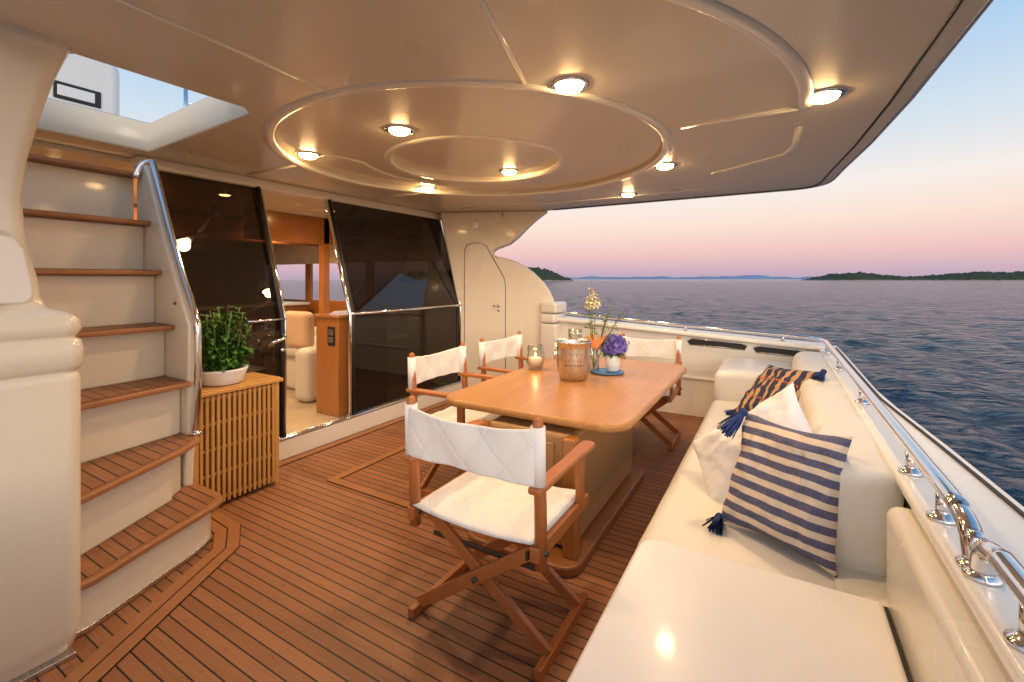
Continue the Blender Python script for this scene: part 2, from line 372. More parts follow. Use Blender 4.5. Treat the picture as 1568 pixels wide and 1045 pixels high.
st.append(tube('rail_bracket',[(-3.08,1.36,1.36),(-3.1,1.33,1.3)],.012,chrome,8))
# dark kick strip under the lowest step
ko=stepoutline(0,.052);st.append(plate('kick_strip',ko,(0,0,.004),(1,0,0),(0,1,0),.022,steel,.003))
group('staircase',st)
# ------------------------------------------------------------------ column
def rrect(x0,x1,y0,y1,r,z,n=6):
    v=[]
    for cx,cy,a0 in((x1-r,y1-r,0),(x0+r,y1-r,90),(x0+r,y0+r,180),(x1-r,y0+r,270)):
        for i in range(n+1):
            a=math.radians(a0+90*i/n);v.append((cx+r*math.cos(a),cy+r*math.sin(a),z))
    return v
secs=[(.0,-2.38,.66,.05),(.03,-2.35,.685,.06),(.10,-2.335,.70,.06),(.5,-2.335,.70,.06),(.9,-2.335,.70,.06),(1.06,-2.335,.70,.06),(1.085,-2.335,.695,.06),(1.095,-2.35,.685,.06),(1.10,-2.34,.695,.06),(1.12,-2.325,.705,.06),(1.18,-2.32,.705,.06),(1.215,-2.33,.70,.06),(1.225,-2.345,.685,.06),(1.235,-2.335,.69,.06),(1.26,-2.325,.70,.06),(1.30,-2.33,.695,.06),(1.325,-2.36,.67,.06),(1.34,-2.39,.62,.05),(1.38,-2.40,.60,.05),(1.45,-2.40,.592,.05),(1.6,-2.41,.563,.05),(1.75,-2.41,.552,.05),(1.9,-2.39,.562,.05),(2.05,-2.35,.585,.05),(2.18,-2.30,.61,.06),(2.26,-2.25,.63,.07),(2.33,-2.16,.645,.08)]
v=[];f=[]
for z,x1,y1,r in secs:
    ring=rrect(-3.64,x1,-.15,y1,r,z);n=len(ring);v+=ring
for i in range(len(secs)-1):
    for j in range(n): f.append((i*n+j,i*n+(j+1)%n,(i+1)*n+(j+1)%n,(i+1)*n+j))
f.append(tuple(range(n))[::-1]);f.append(tuple((len(secs)-1)*n+j for j in range(n)))
col=[mk('column_body',v,f,gel,smooth=True)]
pts=[(.10,1.36),(.545,1.36),(.568,1.38),(.568,1.42),(.545,1.56),(.52,1.60),(.48,1.615),(.10,1.615)]
col.append(plate('locker_lid',pts,(-2.405,0,0),(0,1,0),(0,0,1),.022,gelw,.012,4))
col.append(box('lid_vent',-2.40,-2.37,.45,.475,1.615,1.63,steel,.003))
col.append(lathe('lid_pull',[(.03,0),(.03,.01),(.022,.012)],(-2.38,.44,1.36),chrome,16))
col.append(box('base_trim',-2.42,-2.325,-.1,.67,0,.02,steel,.004))
group('stair_column',col)
# ------------------------------------------------------------------ flybridge
group('upper_deck',[box('upper_deck_slab',-8.5,-3.845,-.1,5.2,2.302,2.46,gelw,.03)])
fs=[box('seat_shell',-5.3,-4.7,.6,1.645,2.74,3.24,gelw,.08,5),box('seat_window',-4.699,-4.69,1.22,1.50,2.82,2.95,dark,.02),box('seat_panel',-4.692,-4.682,1.24,1.46,2.845,2.925,gelw,.02),
    box('seat_leg',-5.2,-4.85,.9,1.3,2.46,2.78,gelw,.03)]
group('flybridge_console',fs)
group('flybridge_railing',[tube('post',[(-3.9,1.75,2.46),(-3.9,1.75,3.0)],.015,chrome,8),tube('bar',[(-3.9,1.75,3.0),(-3.9,3.2,3.0)],.012,chrome,8),tube('bar',[(-3.9,1.75,2.8),(-3.9,3.2,2.8)],.008,chrome,8),tube('bar',[(-3.9,3.2,3.0),(-3.9,3.2,2.46)],.015,chrome,8)])
# ------------------------------------------------------------------ saloon interior
s=[box('floor',-8,-3.47,.3,4.75,.10,.15,carpet,0),box('front_wall',-8.1,-8,.3,4.75,.1,2.3,redwood,0),
   box('side_low',-8,-3.65,4.72,4.8,.1,1.12,redwood,0),box('side_high',-8,-3.9,4.72,4.8,1.70,2.3,gel,0),
   box('side_low',-8,-3.65,.25,.3,.1,1.12,redwood,0),box('side_high',-8,-3.8,.25,.3,1.70,2.3,gel,0)]
for x in(-7.9,-6.6,-5.2,-4.0):
    for y in(4.73,.26): s.append(box('mullion',x-.07,x+.07,y,y+.05,1.12,1.70,redwood if x<-4.5 else gel,.01))
s.append(box('cornice',-7.8,-4.2,4.3,4.7,2.0,2.05,redwood,.01));s.append(box('cornice',-6.2,-6.1,.5,4.7,1.95,2.25,redwood,.01))
s.append(box('ceiling_lining',-8,-3.92,.3,4.72,2.27,2.299,gel,0))
s.append(box('partition_post',-5.35,-5.25,4.0,4.1,.15,2.27,redwood,.01));s.append(box('valance',-5.35,-5.25,3.0,4.7,1.92,2.27,redwood,.01))
group('saloon_room',s)
s=[box('cabinet_body',-3.88,-3.56,2.87,3.5,.15,1.08,redwood,.01),box('cabinet_top',-3.9,-3.54,2.85,3.52,1.08,1.11,redwood,.008),box('switch_panel',-3.70,-3.60,2.862,2.869,.82,1.0,dark,.004),
   box('switch',-3.68,-3.62,2.856,2.861,.92,.97,steel,.002),box('switch',-3.68,-3.62,2.856,2.861,.85,.90,steel,.002)]
group('saloon_cabinet',s)
s=[box('seat',-5.5,-4.45,3.3,4.6,.15,.55,vinyl,.06,4),box('arm',-4.45,-4.2,3.0,4.6,.15,.72,vinyl,.08,5),box('back',-5.5,-4.45,4.25,4.65,.55,1.0,vinyl,.08,5),box('seat_cushion',-5.5,-4.6,3.25,4.2,.55,.68,vinyl,.05,4),
   box('throw_cushion',-5.0,-4.55,3.22,3.38,.66,1.08,peach,.07,5),box('arm',-5.75,-5.5,3.0,4.6,.15,.78,vinyl,.08,5)]
group('saloon_sofa',s)
s=[box('counter',-7.6,-6.4,2.6,4.6,.15,1.05,redwood,.02),box('counter_top',-7.65,-6.35,2.55,4.6,1.05,1.09,gel,.01)]
group('galley_counter',s)
for x,y in((-4.6,2.4),(-4.6,3.6),(-5.9,2.4),(-5.9,3.6),(-4.6,1.2)):
    d_=lathe('bulb',[(.05,0),(.04,-.012),(.005,-.018)],(x,y,2.268),bulb,20);r_=lathe('rim',[(.052,0),(.07,-.01),(.08,0)],(x,y,2.268),chrome,24)
    l=D.lights.new('lamp','SPOT');l.energy=40;l.color=(1,.68,.38);l.spot_size=math.radians(150);l.spot_blend=.8;l.shadow_soft_size=.05
    lo=link(D.objects.new('lamp',l));lo.location=(x,y,2.22)
    group('saloon_downlight',[d_,r_,lo],(x,y,2.268))
# ------------------------------------------------------------------ slatted cabinet and basil
s=[]
x0,x1,y0,y1=-3.38,-3.05,1.41,1.96
s.append(box('top',x0-.02,x1+.02,y0-.02,y1+.02,.725,.75,cabwood,.005))
for k in range(5): s.append(box('top_slat',x0-.01+.07*k,x0+.05+.07*k,y0-.01,y1+.01,.75,.757,cabwood,.003))
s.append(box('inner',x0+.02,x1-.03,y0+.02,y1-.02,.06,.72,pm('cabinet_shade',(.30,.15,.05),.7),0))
for (a,b_) in((x0,y0),(x1-.03,y0),(x0,y1-.03),(x1-.03,y1-.03)): s.append(box('leg',a,a+.03,b_,b_+.03,0,.725,cabwood,.004))
for z in(.05,.21,.37,.53,.69):
    s.append(box('rail',x1-.02,x1-.008,y0+.03,y1-.03,z,z+.02,cabwood,.002));s.append(box('rail',x0+.03,x1-.03,y1-.02,y1-.008,z,z+.02,cabwood,.002))
k=y0+.035
while k<y1-.04:
    s.append(box('slat',x1-.008,x1+.004,k,k+.018,.03,.72,cabwood,.003));k+=.033
k=x0+.035
while k<x1-.04:
    s.append(box('slat',k,k+.018,y1-.008,y1+.004,.03,.72,cabwood,.003));k+=.033
group('slatted_cabinet',s)
def leaf(v,f,p,dirv,size,wd=.5,curl=.25):
    d=Vector(dirv).normalized();sd=d.cross(Vector((0,0,1)))
    if sd.length<.1: sd=Vector((1,0,0))
    sd.normalize();up=sd.cross(d);k=len(v)
    P=[(0,0,0),(.3,.5*wd,.06),(.3,-.5*wd,.06),(.3,0,.0),(.68,.42*wd,.02),(.68,-.42*wd,.02),(.68,0,-.05),(1,0,-curl)]
    for a,b_,c_ in P: v.append(Vector(p)+d*(a*size)+sd*(b_*size)+up*(c_*size))
    f+=[(k,k+1,k+3),(k,k+3,k+2),(k+1,k+4,k+6,k+3),(k+2,k+3,k+6,k+5),(k+4,k+7,k+6),(k+5,k+6,k+7)]
px,py_,pz=-3.2,1.655,.757
s=[lathe('pot',[(.10,0),(.125,.01),(.135,.06),(.145,.085),(.15,.10),(.14,.105),(.132,.09),(.01,.085)],(px,py_,pz),ceramic,40)]
s.append(lathe('soil',[(.13,.086),(.06,.094),(.005,.096)],(px,py_,pz),soil,20))
v=[];f=[]
for i in range(32):
    a=random.uniform(0,6.28);rr=random.uniform(.01,.12);tip=Vector((px+math.cos(a)*rr*1.4,py_+math.sin(a)*rr*1.8,pz+random.uniform(.26,.54)-rr*.5))
    base=Vector((px+math.cos(a)*rr*.9,py_+math.sin(a)*rr*.9,pz+.09));mid=(base+tip)/2+Vector((random.uniform(-.02,.02),random.uniform(-.02,.02),0))
    s.append(tube('stem',[base,mid,tip],.0035,stemm,5,3))
    for k in range(26):
        t=random.uniform(.08,1);q=base.lerp(tip,t);an_=random.uniform(0,6.28)
        leaf(v,f,q,(math.cos(an_),math.sin(an_),random.uniform(-.35,.5)),random.uniform(.04,.085)*(1.15-.35*t),.75,.35)
s.append(mk('leaves',v,f,leafm,smooth=True));group('potted_basil',s)
# ------------------------------------------------------------------ dining table
def roundrect(x0,x1,y0,y1,r,n=8):
    v=[]
    for cx,cy,a0 in((x1-r,y1-r,0),(x0+r,y1-r,90),(x0+r,y0+r,180),(x1-r,y0+r,270)):
        for i in range(n+1):
            a=math.radians(a0+90*i/n);v.append((cx+r*math.cos(a),cy+r*math.sin(a)))
    return v
s=[plate('table_top',roundrect(-1.80,-.635,2.17,4.06,.15),(0,0,.685),(1,0,0),(0,1,0),.045,tablewood,.018,4)]
s.append(plate('top_underframe',roundrect(-1.62,-.80,2.35,3.9,.05),(0,0,.65),(1,0,0),(0,1,0),.034,pedwood,.005))
s.append(box('pedestal',-1.42,-.90,2.16,3.30,.06,.65,pedwood,.03,4))
s.append(box('pedestal_post',-.935,-.86,2.10,2.18,.05,.65,redwood,.015)); s.append(box('pedestal_post',-1.46,-1.40,2.10,2.18,.05,.65,redwood,.015))
s.append(box('pedestal_panel',-1.34,-1.0,2.145,2.16,.12,.6,pedwood,.01))
s.append(plate('plinth',roundrect(-1.50,-.83,2.02,3.40,.10),(0,0,.0),(1,0,0),(0,1,0),.055,wood('plinth_wood',(.24,.09,.03),(.36,.15,.05),.35,(6,2,6)),.015))
group('dining_table',s)
# ------------------------------------------------------------------ director chairs
def chair(loc,rz,sc=1.0,wf=1.0):
    s=[];W=.295*wf
    for x in(-W,W):
        s.append(beam('foot_rail',(x,-.23,.02),(x,.23,.02),.03,.04,chairwood))
        s.append(beam('seat_rail',(x*.97,-.24,.44),(x*.97,.25,.44),.035,.05,chairwood))
        s.append(beam('front_post',(x,.17,.42),(x,.17,.66),.05,.024,chairwood,up=(1,0,0)))
        s.append(tube('back_post',[(x,-.20,.38),(x,-.205,.6),(x,-.225,.90),(x,-.2255,.915),(x,-.226,.922)],[.023,.023,.02,.017,.006],chairwood,10))
        P=[(-.26,.024),(-.20,.029),(0,.026),(.12,.027),(.22,.034),(.27,.032),(.29,.018)]
        pl=[(x+w_,y) for y,w_ in P]+[(x-w_,y) for y,w_ in P[::-1]]
        s.append(plate('armrest',pl,(0,0,.66),(1,0,0),(0,1,0),.026,chairwood,.009))
        s.append(tube('bolt',[(x-.03,-.205,.44),(x+.03,-.205,.44)],.01,brass,8))
    for y,o in((-.17,1),(.17,-1)):
        s.append(beam('cross_leg',(-W,y,.035),(W-.02,y,.43),.024,.048,chairwood,up=(0,0,1)))
        s.append(beam('cross_leg',(W,y+.027*o,.035),(-W+.02,y+.027*o,.43),.024,.048,chairwood,up=(0,0,1)))
        s.append(tube('pivot',[(0,y-.03,.235),(0,y+.05,.235)],.009,brass,8))
    s.append(beam('bracket',(W-.06,-.2,.40),(W-.06,.2,.40),.012,.03,brass))
    s.append(beam('bracket',(-W+.05,-.14,.33),(W-.05,-.14,.33),.010,.022,brass))
    v=[];f=[];nx,nz=36,12
    for i in range(nx+1):
        u=-1+2*i/nx
        for j in range(nz+1):
            t=j/nz
            z=.682+.21*t-.024*(1-u*u)*(2*t-1)*(1 if t>.5 else .5)+.004*mnoise.noise(Vector((u*4,t,loc[1]*3)))
            y=-.222-.045*(1-u**4)-.004*math.sin(u*7+t*3)+.010*mnoise.noise(Vector((u*3,t*2,loc[0]*5+loc[1])))*(1-u**4)
            v.append((u*(W+.022),y-.004,z))
    for i in range(nx):
        for j in range(nz): a=i*(nz+1)+j;f.append((a,a+nz+1,a+nz+2,a+1))
    o=mk('back_canvas',v,f,qback,smooth=True);m=o.modifiers.new('s','SOLIDIFY');m.thickness=.016;m.offset=0;o.modifiers.new('ss','SUBSURF').levels=1;s.append(o)
    for x in(-W,W): s.append(tube('canvas_sleeve',[(x,-.222,.684),(x,-.226,.891)],.027,cotton,12))
    v=[];f=[];n_=26
    for top in(1,0):
        for i in range(n_+1):
            u=-1+2*i/n_
            for j in range(n_+1):
                w_=-1+2*j/n_
                e=max(0,(1-u**6)*(1-w_**6))**.5
                sag=-.022*(1-u*u)
                puff=.010*mnoise.noise(Vector((u*3,w_*3,sc*3+loc[0])))+.005*mnoise.noise(Vector((u*7,w_*7,loc[1])))
                z=.473+sag+(.018*e+puff*e if top else -.016*e)
                v.append((u*(W-.01),.01+w_*.24,z))
    m_=(n_+1)**2
    for t in range(2):
        for i in range(n_):
            for j in range(n_): a=t*m_+i*(n_+1)+j;f.append((a,a+n_+1,a+n_+2,a+1))
    o=mk('seat_cushion',v,f,qseat,smooth=True)
    bm=bmesh.new();bm.from_mesh(o.data);bmesh.ops.remove_doubles(bm,verts=bm.verts,dist=.0008);bmesh.ops.recalc_face_normals(bm,faces=bm.faces);bm.to_mesh(o.data);bm.free()
    s.append(o)
    return place('director_chair',s,loc,(0,0,rz),sc)
chair((-1.05,1.70,0),0.0,1.03)
chair((-1.93,2.65,0),-math.pi/2+.03,1.03)
chair((-1.93,3.52,0),-math.pi/2-.04,1.03)
chair((-1.04,4.20,0),math.pi+.03,1.0,.88)
# ------------------------------------------------------------------ table items
T=.7305
bx,by=-1.27,3.06
s=[lathe('bucket',[(.088,0),(.096,.004),(.112,.06),(.122,.14),(.126,.22),(.128,.262),(.135,.268),(.137,.275),(.128,.278),(.122,.262),(.116,.15),(.10,.03),(.005,.02)],(bx,by,T),steel,48)]
for sg in(-1,1):
    a=Vector((.8643,.503,0))*sg;q=Vector((bx,by,T+.215))+a*.122
    ring=[q+a*.012+Vector((0,0,-.035))+ (Vector((-.503,.8643,0))*math.cos(t)+Vector((0,0,1))*math.sin(t))*.036 for t in [i*2*math.pi/20 for i in range(20)]]
    s.append(tube('ring_handle',ring,.005,chrome,6,closed=True));s.append(tube('ring_lug',[q,q+a*.018],.012,chrome,8))
a0=math.atan2(-.92,.38)
for row,(zz,hh,nn,dw) in enumerate(((.185,.022,3,.10),(.14,.022,6,.105),(.112,.010,12,.055))):
    for k in range(nn):
        an_=a0+(k-(nn-1)/2)*dw*1.6
        rr=.1255 if zz>.16 else .1225
        if zz<.12: rr=.1195
        p0=Vector((bx+rr*math.cos(an_),by+rr*math.sin(an_),T+zz));tg=Vector((-math.sin(an_),math.cos(an_),0))*.004*(1 if k%2 else -1)
        s.append(tube('engraving',[p0-tg,p0+tg+Vector((0,0,hh))],.0022,brass,5))
group('ice_bucket',s)
cx_,cy_=-1.68,3.26
s=[lathe('glass',[(.05,0),(.062,.01),(.074,.06),(.074,.12),(.062,.185),(.058,.19),(.058,.185),(.07,.12),(.07,.06),(.056,.015),(.004,.012)],(cx_,cy_,T),clear,32),lathe('candle',[(.05,.014),(.056,.05),(.056,.09),(.004,.088)],(cx_,cy_,T),wax,24),lathe('flame',[(.002,.09),(.009,.10),(.006,.118),(.001,.13)],(cx_,cy_,T),flame,10)]
l=D.lights.new('flame_light','POINT');l.energy=1.2;l.color=(1,.55,.22);l.shadow_soft_size=.012;lo=link(D.objects.new('flame_light',l));lo.location=(cx_,cy_,T+.125);s.append(lo)
group('candle_holder',s,(cx_,cy_,T))
group('hurricane_glass',[lathe('glass',[(.04,0),(.055,.01),(.058,.15),(.06,.29),(.058,.29),(.055,.15),(.05,.02),(.004,.015)],(-1.50,3.66,T),clear,28)])
group('blue_plate',[lathe('plate_disc',[(.10,0),(.125,.006),(.13,.012),(.10,.008),(.004,.007)],(-1.13,3.40,T),blue,40)])
vx,vy=-1.22,3.34
s=[lathe('bottle',[(.035,0),(.045,.01),(.045,.11),(.03,.15),(.022,.18),(.026,.19),(.02,.18),(.028,.15),(.04,.11),(.04,.02),(.003,.014)],(vx,vy,T+.008),clear,24)]
v=[];f=[];pv=[];pf=[];yv=[];yf=[]
main=[((vx-.02,vy,1.26),.15),((vx+.01,vy+.03,1.22),.11),((vx-.05,vy+.02,1.18),.08),((vx+.12,vy+.03,1.22),0),((vx+.18,vy+.05,1.15),0),((vx+.09,vy+.06,1.18),0),((vx+.22,vy+.0,1.2),0)]
for (tx,ty,tz),bl in main:
    a=Vector((vx,vy,T+.03));c_=Vector((tx,ty,tz+.13 if bl else tz));mid=a.lerp(c_,.5)+Vector((0,0,.02));s.append(tube('stem',[a,mid,c_],.0035,stemm,5,4))
    if bl:
        for k in range(14):
            t=k/13;q=Vector((tx,ty,tz+.13-t*bl))+Vector([random.gauss(0,.007) for _ in range(3)]);an_=k*2.4;rr=.010+.022*t
            for m_ in range(4): leaf(pv,pf,q,(math.cos(an_+m_*.7),math.sin(an_+m_*.7),.5-m_*.25),rr*random.uniform(1.1,1.8),.9,.5)
            if k%4==0: leaf(yv,yf,q,(math.cos(an_),math.sin(an_),-.2),rr*1.3,.7,.3)
        for k in range(9):
            q=a.lerp(Vector((tx,ty,tz)),random.uniform(.5,1));an_=random.uniform(0,6.28);leaf(v,f,q,(math.cos(an_),math.sin(an_),.3),.06,.3,.4)
    else:
        for k in range(46):
            q=a.lerp(c_,random.uniform(.55,1.0))+Vector([random.gauss(0,.018) for _ in range(3)]);an_=random.uniform(0,6.28)
            leaf(v,f,q,(math.cos(an_),math.sin(an_),random.uniform(-.2,.8)),random.uniform(.012,.035),.35,.2)
s.append(mk('foliage',v,f,stemm,smooth=True));s.append(mk('petals',pv,pf,whitep,smooth=True));s.append(mk('petals_yellow',yv,yf,yellow,smooth=True))
for k in range(5):
    a=Vector((vx-.01+k*.008,vy-.02,T+.19));b_=a+Vector((-.05+.03*k,-.03+.02*k,.09+.015*(k%3)))
    s.append(tube('ginger_root',[a,a.lerp(b_,.5),b_],[.014,.017,.006],orange,8,3))
group('flower_vase',s)
hx,hy=-1.10,3.44
s=[lathe('pot',[(.045,0),(.05,.005),(.062,.12),(.058,.125),(.005,.11)],(hx,hy,T+.012),ceramic,28)]
C=Vector((hx+.01,hy,T+.205))
for mt,sd0 in((purple,0),(lilac,1)):
    v=[];f=[]
    for i in range(sd0,170,2):
        zc=1-2*(i+.5)/170
        if zc<-.65: continue
        an_=i*2.39996+random.uniform(-.1,.1);rr=math.sqrt(1-zc*zc);d_=Vector((rr*math.cos(an_),rr*math.sin(an_),zc*.85));lump=mnoise.noise(d_*2.2)*.03
        q=C+d_*(.086+lump+random.uniform(-.008,.012));d_=(d_+Vector([random.uniform(-.35,.35) for _ in range(3)])).normalized()
        t1=d_.cross(Vector((.3,.2,1))).normalized();t2=d_.cross(t1);sz=random.uniform(.9,1.35)
        for k in range(4):
            a=k*math.pi/2+an_;dv=t1*math.cos(a)+t2*math.sin(a);nn=t1*-math.sin(a)+t2*math.cos(a);b0=len(v)
            v+= [q,q+(dv*.012+nn*.009+d_*.005)*sz,q+(dv*.021+d_*.002)*sz,q+(dv*.012-nn*.009+d_*.005)*sz];f.append((b0,b0+1,b0+2,b0+3))
    s.append(mk('florets',v,f,mt))
s.append(lathe('core',[(.005,-.06),(.05,-.04),(.066,0),(.05,.04),(.005,.06)],tuple(C),purple,16))
v=[];f=[]
for k in range(9): leaf(v,f,(hx,hy,T+.13),(math.cos(k*.7),math.sin(k*.7),.3),.10,.6,.4)
s.append(mk('leaves',v,f,leafm,smooth=True));group('hydrangea_pot',s)
# ------------------------------------------------------------------ stern sofa
def cushion(name,x0,x1,y0,y1,z0,z1,mat,bev=.05,wr=.006,seed=0):
    o=box(name,x0,x1,y0,y1,z0,z1,mat,0)
    bm=bmesh.new();bm.from_mesh(o.data)
    bmesh.ops.bevel(bm,geom=list(bm.edges),offset=bev,segments=4,profile=.6,affect='EDGES')
    for ax,(a,b_),stp in ((1,(y0,y1),.05),(0,(x0,x1),.05),(2,(z0,z1),.05)):
        nn=max(2,int((b_-a)/stp));no=[0,0,0];no[ax]=1
        for k in range(1,nn):
            c_=[0,0,0];c_[ax]=a+(b_-a)*k/nn
            if a+bev*1.1<c_[ax]<b_-bev*1.1: bmesh.ops.bisect_plane(bm,geom=bm.verts[:]+bm.edges[:]+bm.faces[:],plane_co=c_,plane_no=no)
    for vv in bm.verts:
        p=vv.co;nz=mnoise.noise(Vector((p.x*5+seed,p.y*4,p.z*5)))+.5*mnoise.noise(Vector((p.x*12+seed,p.y*9,p.z*12)))
        u=(p.x-x0)/(x1-x0)*2-1;t=(p.z-z0)/(z1-z0)*2-1
        vv.co+=Vector((nz*wr+.01*(u)*(1-t*t),nz*wr,nz*wr+.014*(1-u*u)*t))
    bm.to_mesh(o.data);bm.free()
    o.data.polygons.foreach_set("use_smooth",[True]*len(o.data.polygons))
    return o
s=[box('sofa_base',-.38,.385,1.72,4.9,0,.30,gelw,.02),box('back_support',.16,.386,1.735,4.95,.28,.47,gel,.02)]
s.append(cushion('seat_cushion',-.46,.20,1.73,3.05,.30,.455,vinyl,.055,.006,1));s.append(cushion('seat_cushion',-.46,.20,3.06,4.12,.30,.455,vinyl,.055,.006,2))
def back(y0,y1,seed):
    o=cushion('back_cushion',.10,.33,y0,y1,.44,.815,vinyl,.07,.010,seed)
    for vv in o.data.vertices: vv.co.x+=(vv.co.z-.45)*.10
    return o
s.append(back(1.90,3.35,3));s.append(back(3.36,4.75,6))
s.append(cushion('corner_arm',-.45,.12,4.16,4.95,.30,.68,vinylw,.06,.003,5))
s.append(box('arm_base',-.42,.12,4.16,4.95,0,.32,gelw,.02))
group('stern_sofa',s)
lo_=[(.272,-.15),(.272,1.70),(.262,1.715)]+[(-.365+.07*math.cos(math.radians(90+i*11.25)),1.645+.07*math.sin(math.radians(90+i*11.25))) for i in range(9)]+[(-.435,-.15)]
s=[box('locker_body',-.41,.27,-.15,1.70,0,.44,gelw,.03,4),plate('locker_top',lo_,(0,0,.44),(1,0,0),(0,1,0),.06,vinylw,.024,5),
   box('gap_seam',.270,.287,-.15,1.74,.40,.47,dark,0)]
group('stern_locker',s)
def pillow(name,w,h,t,mat,loc,rot,seed=0,parts=None):
    n_=40;v=[];f=[]
    for top in(1,-1):
        for i in range(n_+1):
            u=-1+2*i/n_
            for j in range(n_+1):
                q=-1+2*j/n_
                x=w/2*u*(1-.12*(1-q*q)*abs(u)**2);y=h/2*q*(1-.12*(1-u*u)*abs(q)**2)
                e=max(0,(1-u*u)*(1-q*q))**.42
                wr=.022*mnoise.noise(Vector((u*2.2+seed,q*2.2,top)))+.014*mnoise.noise(Vector((u*5+seed,q*5,top)))+.008*mnoise.noise(Vector((u*11+seed,q*9,top)))
                v.append((x,y,top*(t/2*e)+wr*(.3+e)*(1 if e>0 else .0)+.02*u*q))
    m_=(n_+1)**2
    for k in range(2):
        for i in range(n_):
            for j in range(n_): a=k*m_+i*(n_+1)+j;f.append((a,a+n_+1,a+n_+2,a+1))
    for i in range(n_+1):
        for j in range(n_+1):
            if i in(0,n_) or j in(0,n_):
                a=i*(n_+1)+j;v[a+m_]=v[a]
    o=mk('cover',v,f,mat,smooth=True)
    bm=bmesh.new();bm.from_mesh(o.data);bmesh.ops.remove_doubles(bm,verts=bm.verts,dist=.0005);bmesh.ops.recalc_face_normals(bm,faces=bm.faces);bm.to_mesh(o.data);bm.free()
    e=place(name,[o]+(parts or []),(0,0,0));e.matrix_world=Matrix.Translation(loc)@rot;return e
def frame(n,up,roll=0):
    n=Vector(n).normalized();up=Vector(up);x=up.cross(n).normalized();y=n.cross(x)
    return Matrix((x,y,n)).transposed().to_4x4()@Matrix.Rotation(roll,4,'Z')
def tassel(p,dirv,L=.09):
    v=[];f=[];p=Vector(p);d=Vector(dirv).normalized()
    for k in range(80):
        a=random.uniform(0,6.28);rr=random.uniform(.2,1)
        s1=d.cross(Vector((0,0,1)) if abs(d.z)<.9 else Vector((1,0,0))).normalized();s2=d.cross(s1)
        o=(s1*math.cos(a)+s2*math.sin(a))*rr
        b0=p+o*.012;b1=p+d*L*.5+o*.030;b2=p+d*L*random.uniform(.85,1.05)+o*.042
        w_=(s1*math.cos(a+1.57)+s2*math.sin(a+1.57))*.0035
        k0=len(v);v+=[b0-w_,b0+w_,b1+w_,b1-w_,b2+w_,b2-w_];f+=[(k0,k0+1,k0+2,k0+3),(k0+3,k0+2,k0+4,k0+5)]
    return [mk('tassel',v,f,navy),lathe('tassel_knot',[(.002,-.018),(.015,-.010),(.019,0),(.015,.010),(.002,.018)],tuple(p),navy,10)]
pillow('striped_pillow',.42,.46,.16,strA,(.02,1.99,.685),frame((-.50,-.80,.34),(0,0,1),.02),1,tassel((-.19,.215,.03),(-.25,-1,.55),.12)+tassel((-.20,-.215,.03),(.35,-.25,.75),.10))
pillow('white_pillow',.62,.42,.19,cotton,(-.085,2.29,.66),frame((-.55,-.75,.38),(0,0,1),.72),4)
pillow('striped_pillow',.50,.46,.17,strB,(.0,3.55,.665),frame((-.65,-.5,.62),(.3,0,1),.25),8,tassel((.245,.235,.01),(.3,-1,.4),.09)+tassel((-.25,-.2,.01),(-.6,-1,.2),.07))
# ------------------------------------------------------------------ stern coaming, rails
capo=[(.335,-.2),(.335,5.02),(.30,5.3),(.50,5.3),(.505,4.6),(.50,3.3),(.52,2.9),(.57,2.3),(.615,1.6),(.64,1.0),(.64,-.2)]
s=[plate('coaming_cap',capo[::-1],(0,0,.775),(1,0,0),(0,1,0),.045,gelw,.018,4),
   plate('coaming_body',[(.385,-.2),(.385,5.1),(.48,5.1),(.48,3.2),(.57,1.8),(.60,.9),(.60,-.2)][::-1],(0,0,0),(1,0,0),(0,1,0),.776,gel,.01),
   box('coaming_inner',.288,.40,-.15,1.80,0,.765,gel,.035,5),
   tube('rub_strip',[(.60,-.2,.822),(.598,1.0,.822),(.575,1.6,.822),(.53,2.3,.822),(.482,2.9,.822),(.47,3.3,.822),(.47,5.1,.822)],.007,dark,6,4)]
group('stern_coaming',s)
def post(x,y,z0,z1): return [lathe('base',[(.032,0),(.032,.008),(.02,.014),(.016,.02)],(x,y,z0),chrome,20),tube('post',[(x,y,z0),(x,y,z1)],.014,chrome,10)]
s=[tube('rail_tube',[(.375,1.37,.835),(.375,1.40,.885),(.375,1.47,.905),(.375,1.6,.91),(.375,3.0,.905),(.375,4.7,.895),(.37,4.95,.89),(.30,5.12,.89),(.12,5.17,.90),(-.9,5.17,.955),(-2.36,5.17,1.05)],.021,chrome,14,6)]
for y in(1.37,1.60,1.93,2.9,3.9,4.75): s+=post(.375,y,.82,.90)
for x,z in((.05,.84),(-.85,.89),(-1.75,.945)): s+=post(x,5.17,z,z+.07)
group('stern_railing',s)
s=[tube('rail_tube',[(.375,1.33,.835),(.375,1.31,.885),(.375,1.24,.905),(.375,1.1,.91),(.375,.0,.91)],.021,chrome,14,6)]
for y in(1.33,1.12,.5): s+=post(.375,y,.82,.90)
group('stern_railing',s)
s=[plate('bulwark_panel',[(-2.4,0),(.42,0),(.42,.79),(-2.4,.95)],(0,5.32,0),(1,0,0),(0,0,1),.20,gelw,.008),
   plate('bulwark_cap',[(-2.42,.945),(.42,.785),(.42,.83),(-2.42,.99)],(0,5.34,0),(1,0,0),(0,0,1),.29,gelw,.016,4)]
s.append(beam('moulding',(-2.3,5.115,.42),(.3,5.115,.40),.02,.03,gelw,bevel=.008))
